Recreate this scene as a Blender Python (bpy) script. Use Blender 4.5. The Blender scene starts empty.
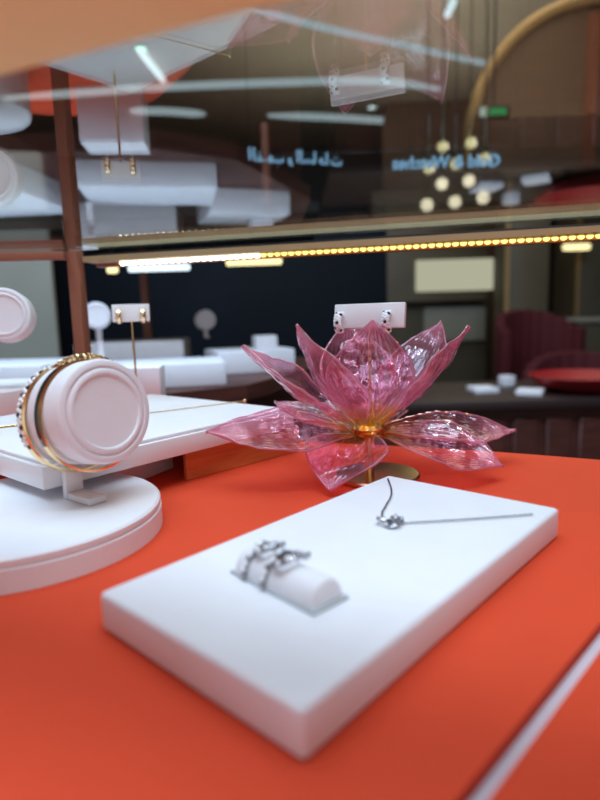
import bpy, bmesh, math, random
from mathutils import Vector, Matrix, Euler, noise as mnoise
random.seed(7)
S = bpy.context.scene
COL = S.collection
Z0 = 1.0                       # height of the red display table above the shop floor

# ------------------------------------------------------------------ camera
F = 570.0                      # focal length in pixels of the 600x800 frame
ROLL = math.radians(1.7)
PITCH = math.atan(84 * math.cos(ROLL) / F)
CAM = Vector((0, 0, Z0 + 0.12))
_f = Vector((0, math.cos(PITCH), -math.sin(PITCH)))
_r0 = Vector((1, 0, 0)); _u0 = _r0.cross(_f)
_r = _r0 * math.cos(ROLL) - _u0 * math.sin(ROLL)
_u = _r0 * math.sin(ROLL) + _u0 * math.cos(ROLL)
cam_d = bpy.data.cameras.new('camera'); cam = bpy.data.objects.new('camera', cam_d); COL.objects.link(cam)
cam.matrix_world = Matrix(((_r.x, _u.x, -_f.x, CAM.x), (_r.y, _u.y, -_f.y, CAM.y), (_r.z, _u.z, -_f.z, CAM.z), (0, 0, 0, 1)))
cam_d.sensor_fit = 'VERTICAL'; cam_d.sensor_height = 32.0; cam_d.sensor_width = 24.0
cam_d.lens = F / 800 * 32.0
cam_d.clip_start = 0.01; cam_d.clip_end = 100
cam_d.dof.use_dof = True; cam_d.dof.focus_distance = 0.40
cam_d.dof.aperture_fstop = cam_d.lens / 5.0          # 5 mm pupil
S.camera = cam

# ------------------------------------------------------------------ world, exposure, large lights
W = bpy.data.worlds.new('world'); S.world = W; W.use_nodes = True
W.node_tree.nodes['Background'].inputs[0].default_value = (0.75, 0.85, 1.0, 1)
W.node_tree.nodes['Background'].inputs[1].default_value = 0.12
S.view_settings.view_transform = 'Standard'; S.view_settings.look = 'None'
S.view_settings.exposure = 0.0; S.view_settings.gamma = 1.0
S.view_settings.use_curve_mapping = False
try:
    S.cycles.transparent_max_bounces = 40
    S.cycles.max_bounces = 10
except Exception:
    pass

def area(name, loc, target, sx, sy, power, col):
    d = bpy.data.lights.new(name, 'AREA'); d.shape = 'RECTANGLE'; d.size = sx; d.size_y = sy
    d.energy = power; d.color = col
    o = bpy.data.objects.new(name, d); COL.objects.link(o); o.location = loc
    o.rotation_euler = (Vector(target) - Vector(loc)).to_track_quat('-Z', 'Y').to_euler()
    return o
area('atrium_skylight', (-0.6, 0.25, 3.3), (-0.1, 0.3, 1.0), 1.5, 1.5, 72, (0.53, 0.73, 1.0))
area('concourse_fill', (0.5, -3.6, 1.9), (0.2, 0.4, 1.2), 4.5, 2.4, 24, (1.0, 0.95, 0.95))  # added fill behind the camera, no window there; brightens faces turned forward
area('concourse_tube', (0.2, -0.5, 3.3), (0.1, 0.4, 1.0), 1.8, 0.08, 46, (0.70, 0.85, 1.0))
area('ceiling_panel_light', (0.6, 0.5, 3.34), (0.3, 0.5, 1.0), 0.9, 1.2, 28, (0.62, 0.81, 1.0))
area('shop_light', (-0.6, 2.6, 3.3), (-0.6, 2.6, 0.0), 1.6, 1.6, 16, (1.0, 0.94, 0.84))
area('ceiling_fill', (0.9, 4.4, 2.45), (0.9, 4.4, 3.4), 2.6, 3.0, 30, (1.0, 0.93, 0.80))  # added unseen uplight without a fixture, lifts the shop ceiling and arch
area('lounge_light', (1.4, 3.6, 3.3), (1.4, 3.6, 0.0), 1.2, 1.6, 14, (1.0, 0.88, 0.7))

# ------------------------------------------------------------------ pixel helpers (a pixel gives a direction; the distance comes from a plane)
def ray(px, py): return (_f * F + _r * (px - 300) + _u * (400 - py)).normalized()
def onz(px, py, z):
    d = ray(px, py); return CAM + d * ((z + Z0 - CAM.z) / d.z)
def aty(px, py, y):
    d = ray(px, py); return CAM + d * (y / d.y)

# ------------------------------------------------------------------ materials
def nodes(name):
    m = bpy.data.materials.new(name); m.use_nodes = True
    nt = m.node_tree; nt.nodes.clear()
    out = nt.nodes.new('ShaderNodeOutputMaterial')
    return m, nt, out
def L(nt, a, b): nt.links.new(a, b)
def col4(c): return (c[0], c[1], c[2], 1)
def pbr(name, c, rough=0.5, metal=0.0, noise=0.0, nscale=30.0, bump=0.0, bscale=200.0, spec=0.5, coat=0.0, trans=0.0):
    m, nt, out = nodes(name)
    b = nt.nodes.new('ShaderNodeBsdfPrincipled')
    b.inputs['Base Color'].default_value = col4(c); b.inputs['Roughness'].default_value = rough
    b.inputs['Metallic'].default_value = metal; b.inputs['Specular IOR Level'].default_value = spec
    b.inputs['Coat Weight'].default_value = coat
    L(nt, b.outputs[0], out.inputs[0])
    tc = nt.nodes.new('ShaderNodeTexCoord')
    if noise:
        n = nt.nodes.new('ShaderNodeTexNoise'); n.inputs['Scale'].default_value = nscale; n.inputs['Detail'].default_value = 4
        L(nt, tc.outputs['Object'], n.inputs['Vector'])
        r = nt.nodes.new('ShaderNodeValToRGB')
        r.color_ramp.elements[0].position = 0.3; r.color_ramp.elements[1].position = 0.7
        r.color_ramp.elements[0].color = col4([x * (1 - noise) for x in c])
        r.color_ramp.elements[1].color = col4([min(1, x * (1 + noise)) for x in c])
        L(nt, n.outputs[0], r.inputs[0]); L(nt, r.outputs[0], b.inputs['Base Color'])
    if bump:
        n2 = nt.nodes.new('ShaderNodeTexNoise'); n2.inputs['Scale'].default_value = bscale; n2.inputs['Detail'].default_value = 3
        L(nt, tc.outputs['Object'], n2.inputs['Vector'])
        bp = nt.nodes.new('ShaderNodeBump'); bp.inputs['Strength'].default_value = bump; bp.inputs['Distance'].default_value = 0.001
        L(nt, n2.outputs[0], bp.inputs['Height']); L(nt, bp.outputs[0], b.inputs['Normal'])
    return m
def emit(name, c, s):
    m, nt, out = nodes(name)
    e = nt.nodes.new('ShaderNodeEmission'); e.inputs[0].default_value = col4(c); e.inputs[1].default_value = s
    L(nt, e.outputs[0], out.inputs[0]); return m
def fresnel_fac(nt, ior):
    g = nt.nodes.new('ShaderNodeNewGeometry')
    mx = nt.nodes.new('ShaderNodeMix'); mx.data_type = 'FLOAT'
    mx.inputs[2].default_value = ior; mx.inputs[3].default_value = 1.0 / ior
    L(nt, g.outputs['Backfacing'], mx.inputs[0])
    fr = nt.nodes.new('ShaderNodeFresnel'); L(nt, mx.outputs[0], fr.inputs['IOR'])
    return fr
def sheet_glass(name, tint, ior=1.5, rough=0.0):
    m, nt, out = nodes(name)
    fr = fresnel_fac(nt, ior)
    t = nt.nodes.new('ShaderNodeBsdfTransparent'); t.inputs[0].default_value = col4(tint)
    g = nt.nodes.new('ShaderNodeBsdfGlossy'); g.inputs['Roughness'].default_value = rough
    g.inputs['Color'].default_value = (0.95, 0.95, 0.95, 1)
    mx = nt.nodes.new('ShaderNodeMixShader')
    L(nt, fr.outputs[0], mx.inputs[0]); L(nt, t.outputs[0], mx.inputs[1]); L(nt, g.outputs[0], mx.inputs[2])
    L(nt, mx.outputs[0], out.inputs[0]); return m
def petal_glass(name):
    m, nt, out = nodes(name)
    N = nt.nodes.new
    uv = N('ShaderNodeUVMap'); uv.uv_map = 'UVMap'
    sp = N('ShaderNodeSeparateXYZ'); L(nt, uv.outputs[0], sp.inputs[0])     # x along the petal, y across
    # distance from the mid line 0..1
    a = N('ShaderNodeMath'); a.operation = 'SUBTRACT'; a.inputs[1].default_value = 0.5; L(nt, sp.outputs[1], a.inputs[0])
    ab = N('ShaderNodeMath'); ab.operation = 'ABSOLUTE'; L(nt, a.outputs[0], ab.inputs[0])
    edge = N('ShaderNodeMapRange'); edge.inputs[1].default_value = 0.45; edge.inputs[2].default_value = 0.5; L(nt, ab.outputs[0], edge.inputs[0])
    tipr = N('ShaderNodeMapRange'); tipr.inputs[1].default_value = 0.72; tipr.inputs[2].default_value = 1.0; L(nt, sp.outputs[0], tipr.inputs[0])
    em = N('ShaderNodeMath'); em.operation = 'MAXIMUM'; L(nt, edge.outputs[0], em.inputs[0]); L(nt, tipr.outputs[0], em.inputs[1])
    c1 = N('ShaderNodeMix'); c1.data_type = 'RGBA'; c1.inputs[6].default_value = (0.95, 0.75, 0.84, 1); c1.inputs[7].default_value = (0.93, 0.62, 0.74, 1)
    L(nt, em.outputs[0], c1.inputs[0])
    base = N('ShaderNodeMapRange'); base.inputs[1].default_value = 0.05; base.inputs[2].default_value = 0.24; L(nt, sp.outputs[0], base.inputs[0])
    c2 = N('ShaderNodeMix'); c2.data_type = 'RGBA'; c2.inputs[6].default_value = (0.88, 0.62, 0.20, 1)
    L(nt, base.outputs[0], c2.inputs[0]); L(nt, c1.outputs[2], c2.inputs[7])
    # ribs: fine lines running from base to tip, and a crinkle
    mul = N('ShaderNodeMath'); mul.operation = 'MULTIPLY'; mul.inputs[1].default_value = 62; L(nt, sp.outputs[1], mul.inputs[0])
    sn = N('ShaderNodeMath'); sn.operation = 'SINE'; L(nt, mul.outputs[0], sn.inputs[0])
    tc = N('ShaderNodeTexCoord'); nz = N('ShaderNodeTexNoise'); nz.inputs['Scale'].default_value = 70; nz.inputs['Detail'].default_value = 1.2
    nz.inputs['Distortion'].default_value = 0.8
    L(nt, tc.outputs['Object'], nz.inputs['Vector'])
    b1 = N('ShaderNodeBump'); b1.inputs['Strength'].default_value = 0.5; b1.inputs['Distance'].default_value = 0.002; L(nt, nz.outputs[0], b1.inputs['Height'])
    b2 = N('ShaderNodeBump'); b2.inputs['Strength'].default_value = 0.35; b2.inputs['Distance'].default_value = 0.0006; L(nt, sn.outputs[0], b2.inputs['Height']); L(nt, b1.outputs[0], b2.inputs['Normal'])
    # colour gets deeper in the ribs
    rib = N('ShaderNodeMapRange'); rib.inputs[1].default_value = 0.75; rib.inputs[2].default_value = 1.0; L(nt, sn.outputs[0], rib.inputs[0])
    ribm = N('ShaderNodeMath'); ribm.operation = 'MULTIPLY'; ribm.inputs[1].default_value = 0.10; L(nt, rib.outputs[0], ribm.inputs[0])
    t = N('ShaderNodeBsdfTransparent'); L(nt, c2.outputs[2], t.inputs[0])
    fr = fresnel_fac(nt, 1.5); L(nt, b2.outputs[0], fr.inputs['Normal'])
    g = N('ShaderNodeBsdfGlossy'); g.inputs['Roughness'].default_value = 0.02; g.inputs['Color'].default_value = (1, 0.96, 0.98, 1); L(nt, b2.outputs[0], g.inputs['Normal'])
    # milky body
    pk = N('ShaderNodeMix'); pk.data_type = 'RGBA'; pk.inputs[6].default_value = (0.85, 0.55, 0.22, 1); pk.inputs[7].default_value = (0.95, 0.42, 0.58, 1); L(nt, base.outputs[0], pk.inputs[0])
    d = N('ShaderNodeBsdfDiffuse'); L(nt, pk.outputs[2], d.inputs[0]); tr = N('ShaderNodeBsdfTranslucent'); L(nt, pk.outputs[2], tr.inputs[0])
    dm = N('ShaderNodeMixShader'); dm.inputs[0].default_value = 0.5; L(nt, d.outputs[0], dm.inputs[1]); L(nt, tr.outputs[0], dm.inputs[2])
    bf = N('ShaderNodeMapRange'); bf.inputs[3].default_value = 0.045; bf.inputs[4].default_value = 0.42; L(nt, em.outputs[0], bf.inputs[0])
    bs = N('ShaderNodeMath'); bs.operation = 'ADD'; L(nt, bf.outputs[0], bs.inputs[0]); L(nt, ribm.outputs[0], bs.inputs[1])
    body = N('ShaderNodeMixShader'); L(nt, bs.outputs[0], body.inputs[0]); L(nt, t.outputs[0], body.inputs[1]); L(nt, dm.outputs[0], body.inputs[2])
    fin = N('ShaderNodeMixShader'); fm = N('ShaderNodeMath'); fm.operation = 'MULTIPLY_ADD'; fm.inputs[1].default_value = 1.15; fm.inputs[2].default_value = 0.03; fm.use_clamp = True; L(nt, fr.outputs[0], fm.inputs[0]); L(nt, fm.outputs[0], fin.inputs[0]); L(nt, body.outputs[0], fin.inputs[1]); L(nt, g.outputs[0], fin.inputs[2])
    L(nt, fin.outputs[0], out.inputs[0]); return m
def wood(name, c1, c2, scale=40, rough=0.45):
    m, nt, out = nodes(name)
    b = nt.nodes.new('ShaderNodeBsdfPrincipled'); b.inputs['Roughness'].default_value = rough
    tc = nt.nodes.new('ShaderNodeTexCoord'); mp = nt.nodes.new('ShaderNodeMapping'); mp.inputs['Scale'].default_value = (1, 1, 9)
    n = nt.nodes.new('ShaderNodeTexNoise'); n.inputs['Scale'].default_value = scale; n.inputs['Detail'].default_value = 5
    r = nt.nodes.new('ShaderNodeValToRGB'); r.color_ramp.elements[0].color = col4(c1); r.color_ramp.elements[1].color = col4(c2)
    r.color_ramp.elements[0].position = 0.35; r.color_ramp.elements[1].position = 0.65
    L(nt, tc.outputs['Object'], mp.inputs[0]); L(nt, mp.outputs[0], n.inputs['Vector']); L(nt, n.outputs[0], r.inputs[0])
    L(nt, r.outputs[0], b.inputs['Base Color']); L(nt, b.outputs[0], out.inputs[0]); return m

M = {}
M['red'] = pbr('red_felt', (0.70, 0.066, 0.022), 0.75, noise=0.05, nscale=14, bump=0.25, bscale=900, spec=0.25)
M['white'] = pbr('white_leatherette', (0.84, 0.83, 0.87), 0.5, noise=0.02, nscale=40, bump=0.12, bscale=700, spec=0.3)
M['gloss_white'] = pbr('white_lacquer', (0.83, 0.81, 0.83), 0.18, coat=0.3)
M['inlay'] = pbr('pale_inlay', (0.62, 0.55, 0.60), 0.35)
M['petal'] = petal_glass('pink_glass')
M['pane'] = sheet_glass('clear_sheet_glass', (0.90, 0.90, 0.87), 1.95)
M['brass'] = pbr('brass', (0.72, 0.52, 0.24), 0.22, 1.0)
M['satin_brass'] = pbr('satin_brass', (0.55, 0.45, 0.25), 0.45, 0.6)
M['gold'] = pbr('gold', (0.92, 0.68, 0.34), 0.2, 1.0)
M['silver'] = pbr('white_gold', (0.88, 0.89, 0.92), 0.3, 0.7)
M['steel'] = pbr('dark_silver', (0.42, 0.43, 0.46), 0.25, 1.0)
M['stone'] = pbr('clear_stone', (0.95, 0.96, 1.0), 0.15, 0.0, spec=0.9)
M['black'] = pbr('black_stone', (0.012, 0.014, 0.016), 0.08, spec=0.8)
M['enamel'] = pbr('black_enamel', (0.014, 0.022, 0.022), 0.1, coat=0.6)
M['slot'] = pbr('grey_slot', (0.50, 0.53, 0.55), 0.7)
M['copper'] = pbr('copper_wood', (0.30, 0.115, 0.07), 0.4, 0.2)
M['front_rail'] = pbr('golden_rail', (0.70, 0.84, 0.36), 0.5, 0.1)
M['board'] = wood('orange_wood', (0.50, 0.13, 0.035), (0.62, 0.18, 0.05), 30)
M['dark_metal'] = pbr('black_channel', (0.015, 0.014, 0.013), 0.35)
M['led'] = emit('led', (1.0, 0.74, 0.17), 3.2)
M['led_white'] = emit('led_white', (1.0, 0.95, 0.74), 7.0)
M['led_warm'] = emit('led_warm', (1.0, 0.86, 0.42), 1.6)
M['led_cool'] = emit('led_cool', (0.75, 0.92, 1.0), 1.6)
M['cove'] = emit('cove_light', (0.62, 0.80, 0.90), 0.75)
M['spot'] = emit('spot_light', (0.70, 0.90, 1.0), 1.6)
M['spot_green'] = emit('green_spot', (0.45, 1.0, 0.72), 3.0)
M['bulb'] = emit('warm_bulb', (1.0, 0.93, 0.70), 2.2)
M['sign_blue'] = emit('sign_letters', (0.30, 0.60, 0.95), 1.2)
M['exit'] = emit('exit_green', (0.10, 0.75, 0.25), 0.7)
M['exit_white'] = emit('exit_white', (0.75, 0.95, 1.0), 1.2)
M['niche'] = emit('niche_light', (0.86, 0.86, 0.62), 0.5)
M['carpet'] = pbr('dark_carpet', (0.05, 0.018, 0.016), 0.9, noise=0.3, nscale=3)
M['ceiling'] = pbr('taupe_ceiling', (0.46, 0.41, 0.33), 0.8, noise=0.06, nscale=1.2)
M['dark_wall'] = pbr('dark_brown_wall', (0.06, 0.045, 0.036), 0.6, noise=0.25, nscale=1.5)
M['navy'] = pbr('dark_navy_panel', (0.004, 0.006, 0.010), 0.6, noise=0.3, nscale=2, spec=0.1)
M['cream_wall'] = pbr('olive_cream_wall', (0.34, 0.33, 0.27), 0.7, noise=0.1, nscale=2)
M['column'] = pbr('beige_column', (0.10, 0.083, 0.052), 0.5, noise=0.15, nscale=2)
M['arch'] = pbr('golden_arch', (0.42, 0.28, 0.13), 0.4, 0.3)
M['arch_in'] = pbr('brown_niche', (0.14, 0.085, 0.05), 0.6)
M['maroon'] = wood('maroon_wood', (0.06, 0.016, 0.012), (0.11, 0.030, 0.020), 6)
M['chair_red'] = pbr('dark_red_velvet', (0.075, 0.003, 0.008), 0.8)
M['dark_top'] = pbr('dark_brown_top', (0.025, 0.010, 0.009), 0.5)
M['bright_red'] = pbr('bright_red_top', (0.32, 0.009, 0.011), 0.5)
M['tube'] = sheet_glass('pendant_tube', (0.80, 0.80, 0.68), 1.3, 0.2)

# ------------------------------------------------------------------ mesh helpers
class B:
    def __init__(s): s.bm = bmesh.new()
    def _xf(s, verts, mat):
        if mat is not None: bmesh.ops.transform(s.bm, matrix=mat, verts=verts)
    def box(s, c, size, rz=0.0, bev=0.0, seg=2, mat=None):
        r = bmesh.ops.create_cube(s.bm, size=1.0); v = r['verts']
        bmesh.ops.scale(s.bm, vec=size, verts=v)
        if bev:
            es = list({e for q in v for e in q.link_edges})
            rr = bmesh.ops.bevel(s.bm, geom=es, offset=bev, segments=seg, affect='EDGES', profile=0.5)
            v = list({q for fc in rr['faces'] for q in fc.verts} | {q for q in v if q.is_valid})
        mm = Matrix.Translation(c) @ Matrix.Rotation(rz, 4, 'Z')
        if mat is not None: mm = mat @ mm
        s._xf(v, mm); return s
    def prism(s, poly, z0, z1, mat=None):
        a = [s.bm.verts.new((p[0], p[1], z0)) for p in poly]; b = [s.bm.verts.new((p[0], p[1], z1)) for p in poly]
        n = len(poly); s.bm.faces.new(list(reversed(a))); s.bm.faces.new(b)
        for i in range(n): s.bm.faces.new((a[i], a[(i + 1) % n], b[(i + 1) % n], b[i]))
        s._xf(a + b, mat); return s
    def lathe(s, prof, seg=32, mat=None, sx=1.0, sy=1.0):
        rings = []; allv = []
        for (r, z) in prof:
            if r < 1e-7: ring = [s.bm.verts.new((0, 0, z))]
            else: ring = [s.bm.verts.new((r * sx * math.cos(2 * math.pi * k / seg), r * sy * math.sin(2 * math.pi * k / seg), z)) for k in range(seg)]
            rings.append(ring); allv += ring
        for a, b in zip(rings, rings[1:]):
            for k in range(seg):
                k2 = (k + 1) % seg
                if len(a) == 1 and len(b) == 1: continue
                if len(a) == 1: s.bm.faces.new((a[0], b[k2], b[k]))
                elif len(b) == 1: s.bm.faces.new((a[k], a[k2], b[0]))
                else: s.bm.faces.new((a[k], a[k2], b[k2], b[k]))
        s._xf(allv, mat); return s
    def tube(s, pts, rad, seg=10, closed=False, mat=None, flat=1.0):
        pts = [Vector(p) for p in pts]; n = len(pts); rings = []; allv = []
        nrm = None
        for i, p in enumerate(pts):
            if closed: t = (pts[(i + 1) % n] - pts[i - 1])
            else: t = pts[min(i + 1, n - 1)] - pts[max(i - 1, 0)]
            t.normalize()
            if nrm is None:
                nrm = t.cross(Vector((0, 0, 1)))
                if nrm.length < 1e-4: nrm = t.cross(Vector((1, 0, 0)))
            nrm = (nrm - t * nrm.dot(t)).normalized(); bn = t.cross(nrm)
            r = rad[i] if isinstance(rad, (list, tuple)) else rad
            ring = [s.bm.verts.new(p + nrm * (r * math.cos(2 * math.pi * k / seg)) + bn * (r * flat * math.sin(2 * math.pi * k / seg))) for k in range(seg)]
            rings.append(ring); allv += ring
        rng = range(n) if closed else range(n - 1)
        for i in rng:
            a, b = rings[i], rings[(i + 1) % n]
            for k in range(seg): s.bm.faces.new((a[k], a[(k + 1) % seg], b[(k + 1) % seg], b[k]))
        if not closed:
            s.bm.faces.new(list(reversed(rings[0]))); s.bm.faces.new(rings[-1])
        s._xf(allv, mat); return s
    def band(s, R, w, t, a0=0, a1=360, seg=64, mat=None, sy=1.0):
        """flat band round local Z: radius R, width w along Z, thickness t"""
        full = abs(a1 - a0) >= 360; n = seg if full else seg + 1
        rings = []; allv = []
        for i in range(n):
            a = math.radians(a0 + (a1 - a0) * i / seg); c, q = math.cos(a), math.sin(a)
            ring = [s.bm.verts.new((rr * c, rr * q * sy, zz)) for rr, zz in ((R, -w / 2), (R + t, -w / 2 * 0.8), (R + t, w / 2 * 0.8), (R, w / 2))]
            rings.append(ring); allv += ring
        for i in range(n if full else n - 1):
            a, b = rings[i], rings[(i + 1) % n]
            for k in range(4): s.bm.faces.new((a[k], a[(k + 1) % 4], b[(k + 1) % 4], b[k]))
        if not full: s.bm.faces.new(rings[0]); s.bm.faces.new(list(reversed(rings[-1])))
        s._xf(allv, mat); return s
    def ball(s, c, r, u=10, v=6, mat=None):
        m = Matrix.Translation(c)
        if mat is not None: m = mat @ m
        bmesh.ops.create_uvsphere(s.bm, u_segments=u, v_segments=v, radius=r, matrix=m); return s
    def mesh(s, name, mat, smooth=True, origin=(0, 0, 0)):
        bmesh.ops.recalc_face_normals(s.bm, faces=s.bm.faces)
        bmesh.ops.translate(s.bm, vec=-Vector(origin), verts=s.bm.verts)
        me = bpy.data.meshes.new(name); s.bm.to_mesh(me); s.bm.free()
        me.materials.append(M[mat] if isinstance(mat, str) else mat)
        if smooth:
            me.shade_smooth()
            try: me.set_sharp_from_angle(angle=math.radians(38))
            except Exception: pass
        return me
def link(name, data, parent=None):
    o = bpy.data.objects.new(name, data); COL.objects.link(o)
    if parent is not None: o.parent = parent
    return o
def tag(o, label, cat, group=None, kind=None):
    o['label'] = label; o['category'] = cat
    if group: o['group'] = group
    if kind: o['kind'] = kind
    return o
def thing(name, label, cat, loc=(0, 0, 0), group=None):
    o = link(name, None); o.location = loc; o.empty_display_size = 0.02
    return tag(o, label, cat, group)
def wloc(p):
    v = Vector((0, 0, 0))
    while p is not None: v += p.location; p = p.parent
    return v
def part(name, b, mat, parent, smooth=True):
    """b is in world coordinates; the part hangs under an unrotated thing"""
    return link(name, b.mesh(name, mat, smooth, wloc(parent)), parent)
def solo(name, b, mat, label, cat, group=None, kind=None, smooth=True, origin=(0, 0, 0)):
    o = link(name, b.mesh(name, mat, smooth, origin)); o.location = origin
    return tag(o, label, cat, group, kind)
def struct(name, b, mat, smooth=False):
    o = link(name, b.mesh(name, mat, smooth)); o['kind'] = 'structure'; return o
def inst(name, me, parent, mat):
    o = link(name, me, parent); o.matrix_local = mat; return o
def V(x, y, z): return Vector((x, y, z + Z0))
def frame(origin, zdir, xhint=(0, 0, 1)):
    """matrix whose Z axis is zdir and whose X axis is close to xhint"""
    z = Vector(zdir).normalized(); x = Vector(xhint); x = (x - z * x.dot(z)).normalized(); y = z.cross(x)
    return Matrix(((x.x, y.x, z.x, origin[0]), (x.y, y.y, z.y, origin[1]), (x.z, y.z, z.z, origin[2]), (0, 0, 0, 1)))
def bez(p0, p1, p2, t): return p0 * (1 - t) ** 2 + p1 * (2 * t * (1 - t)) + p2 * t * t
def catmull(pts, n=8):
    P = [Vector(p) for p in pts]; P = [P[0] * 2 - P[1]] + P + [P[-1] * 2 - P[-2]]; out = []
    for i in range(1, len(P) - 2):
        for k in range(n):
            t = k / n; a, b, c, d = P[i - 1], P[i], P[i + 1], P[i + 2]
            out.append(0.5 * ((2 * b) + (c - a) * t + (2 * a - 5 * b + 4 * c - d) * t * t + (3 * b - a - 3 * c + d) * t ** 3))
    out.append(P[-2]); return out

# ================================================================== SETTING: the shop beyond the showcase
CEIL = 3.4
struct('floor', B().box((0.2, 2.2, -0.025), (7.2, 12.0, 0.05)), 'carpet')
struct('ceiling', B().box((0.2, 2.2, CEIL + 0.03), (7.2, 12.0, 0.06)), 'ceiling')
struct('wall_back', B().box((0.2, 8.25, CEIL / 2), (7.2, 0.1, CEIL)), 'dark_wall')
struct('wall_left', B().box((-3.45, 2.2, CEIL / 2), (0.1, 12.0, CEIL)), 'cream_wall')
struct('wall_right', B().box((3.85, 2.2, CEIL / 2), (0.1, 12.0, CEIL)), 'dark_wall')

# ================================================================== DISPLAY TABLE (red), joint strip and carcass
table = thing('display_table', 'orange-red felt display table top crossed by a pale joint strip', 'table', (0, 0.3, 0))
back = catmull([(0.307, 0.4015, 0), (0.237, 0.44, 0), (0.158, 0.48, 0), (0.07, 0.515, 0), (-0.026, 0.556, 0), (-0.075, 0.612, 0), (-0.13, 0.70, 0),
                (-0.19, 0.775, 0), (-0.25, 0.80, 0), (-0.32, 0.795, 0), (-0.42, 0.74, 0), (-0.6, 0.60, 0)], 5)
gl0, gl1 = Vector((0.0364, 0.126)), Vector((0.1126, 0.2036)); gd = (gl1 - gl0).normalized(); gn = Vector((gd.y, -gd.x))
def gp(t, off): q = gl0 + gd * t + gn * off; return (q.x, q.y)
main_poly = [(p.x, p.y) for p in back] + [(-0.6, -0.16), gp(-0.4, 0)] + [gp(0.385, 0)]
part('top_panel', B().prism(list(reversed(main_poly)), Z0 - 0.03, Z0), 'red', table, False)
part('joint_strip', B().prism([gp(-0.4, 0.0004), gp(-0.4, 0.0054), gp(0.40, 0.0054), gp(0.40, 0.0004)], Z0 - 0.02, Z0 - 0.004), 'inlay', table, False)
part('sill_panel', B().prism([gp(-0.4, 0.0058), (0.7, -0.16), (0.7, 0.10), gp(0.45, 0.0058)], Z0 - 0.03, Z0), 'red', table, False)
inner = [(p[0] * 0.96, 0.3 + (p[1] - 0.3) * 0.95) for p in main_poly]
part('carcass', B().prism(list(reversed(inner)), 0.0, Z0 - 0.0301), 'maroon', table, False)

# ------------------------------------------------------------------ glass top, rails and LED bar of the showcase
ZG = 0.195
def led_y(x): return 0.50 - 0.244 * (x - 0.26)
def rail_y(x): return 0.166 - 0.42 * (x + 0.078)
bar_l, bar_r = Vector((-0.225, led_y(-0.225), 0)), Vector((0.62, led_y(0.62), 0))
solo('glass_canopy', B().prism([(-0.62, rail_y(-0.62) - 0.02), (0.40, rail_y(0.40) - 0.02), (0.66, 0.0), (0.62, led_y(0.62)), (-0.225, led_y(-0.225)), (-0.62, 0.60)], Z0 + ZG, Z0 + ZG + 0.002),
     'pane', 'clear glass sheet roofing the showcase, mirroring the pink flower', 'glass', smooth=False)
rn = Vector((-0.42, -1.0)).normalized()
r0, r1 = Vector((-0.62, rail_y(-0.62))), Vector((0.40, rail_y(0.40)))
solo('front_rail', B().prism([tuple(r0), tuple(r0 + rn * 0.055), tuple(r1 + rn * 0.055), tuple(r1)], Z0 + ZG - 0.008, Z0 + ZG - 0.0002),
     'front_rail', 'broad golden orange rail under the front edge of the glass roof', 'rail', smooth=False)
bd = (bar_r - bar_l).normalized(); bl = (bar_r - bar_l).length; bang = math.atan2(bd.y, bd.x); bnv = Vector((bd.y, -bd.x, 0))   # towards the camera
if bnv.y > 0: bnv = -bnv
led_bar = thing('led_light_bar', 'brass light bar with a row of yellow lamps under the glass roof', 'light bar', (bar_l.x, bar_l.y, Z0 + 0.18))
mid = (bar_l + bar_r) / 2
def barbox(off, z0, z1, dpt, x0=0.0, x1=1.0, bev=0.0):
    c = bar_l + (bar_r - bar_l) * ((x0 + x1) / 2) + bnv * off
    return B().box((c.x, c.y, Z0 + (z0 + z1) / 2), (bl * (x1 - x0), dpt, z1 - z0), bang, bev)
part('gasket', barbox(-0.034, 0.1885, 0.1948, 0.006), 'dark_metal', led_bar)
part('fascia', barbox(-0.018, 0.1830, 0.1888, 0.038), 'satin_brass', led_bar)
part('lip', barbox(-0.029, 0.1795, 0.1829, 0.010), 'copper', led_bar)
lb = B(); lb.ball((0, 0, 0), 0.0024, 8, 6); led_me = lb.mesh('led', 'led')
lb = B(); lb.ball((0, 0, 0), 0.0030, 8, 6); led_me2 = lb.mesh('led_large', 'led_white')
n_led = 66
for i in range(n_led):
    d = 0.035 + i * 0.0072
    p = bar_l + bd * d + bnv * -0.0200; q = Vector((p.x, p.y, Z0 + 0.1826)) - led_bar.location
    inst('led', led_me2 if i < 22 else led_me, led_bar, Matrix.Translation(q) @ Matrix.Rotation(bang, 4, 'Z') @ Matrix.Diagonal((1.25, 0.8, 1.0 + 0.15 * max(0, 1 - i / 22), 1)))

solo('corner_post', B().box((bar_l.x - 0.008, bar_l.y, Z0 + ZG / 2 - 0.0002), (0.013, 0.013, ZG - 0.001), bang, 0.0015), 'copper',
     'slim copper brown post holding up the glass roof beside the light bar', 'post')
solo('back_rail', B().box(((-0.62 + bar_l.x - 0.0145) / 2, 0.604, Z0 + 0.1895), (abs(-0.62 - bar_l.x + 0.0145), 0.010, 0.0085), 0.03, 0.001), 'copper',
     'copper brown rail running from the post along the glass roof', 'rail')

# ================================================================== WHITE RECTANGULAR TRAY with rings and necklace
tA, tB, tC, tD = Vector((-0.0809, 0.2091)), Vector((-0.0017, 0.1377)), Vector((0.1352, 0.2881)), Vector((0.0558, 0.3596))
tc = (tA + tB + tC + tD) / 4; e1 = ((tC - tB) + (tD - tA)).normalized(); e2 = Vector((-e1.y, e1.x))
tl, tw = ((tC - tB).length + (tD - tA).length) / 2, ((tB - tA).length + (tC - tD).length) / 2
ta = math.atan2(e1.y, e1.x); TH = 0.016
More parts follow.
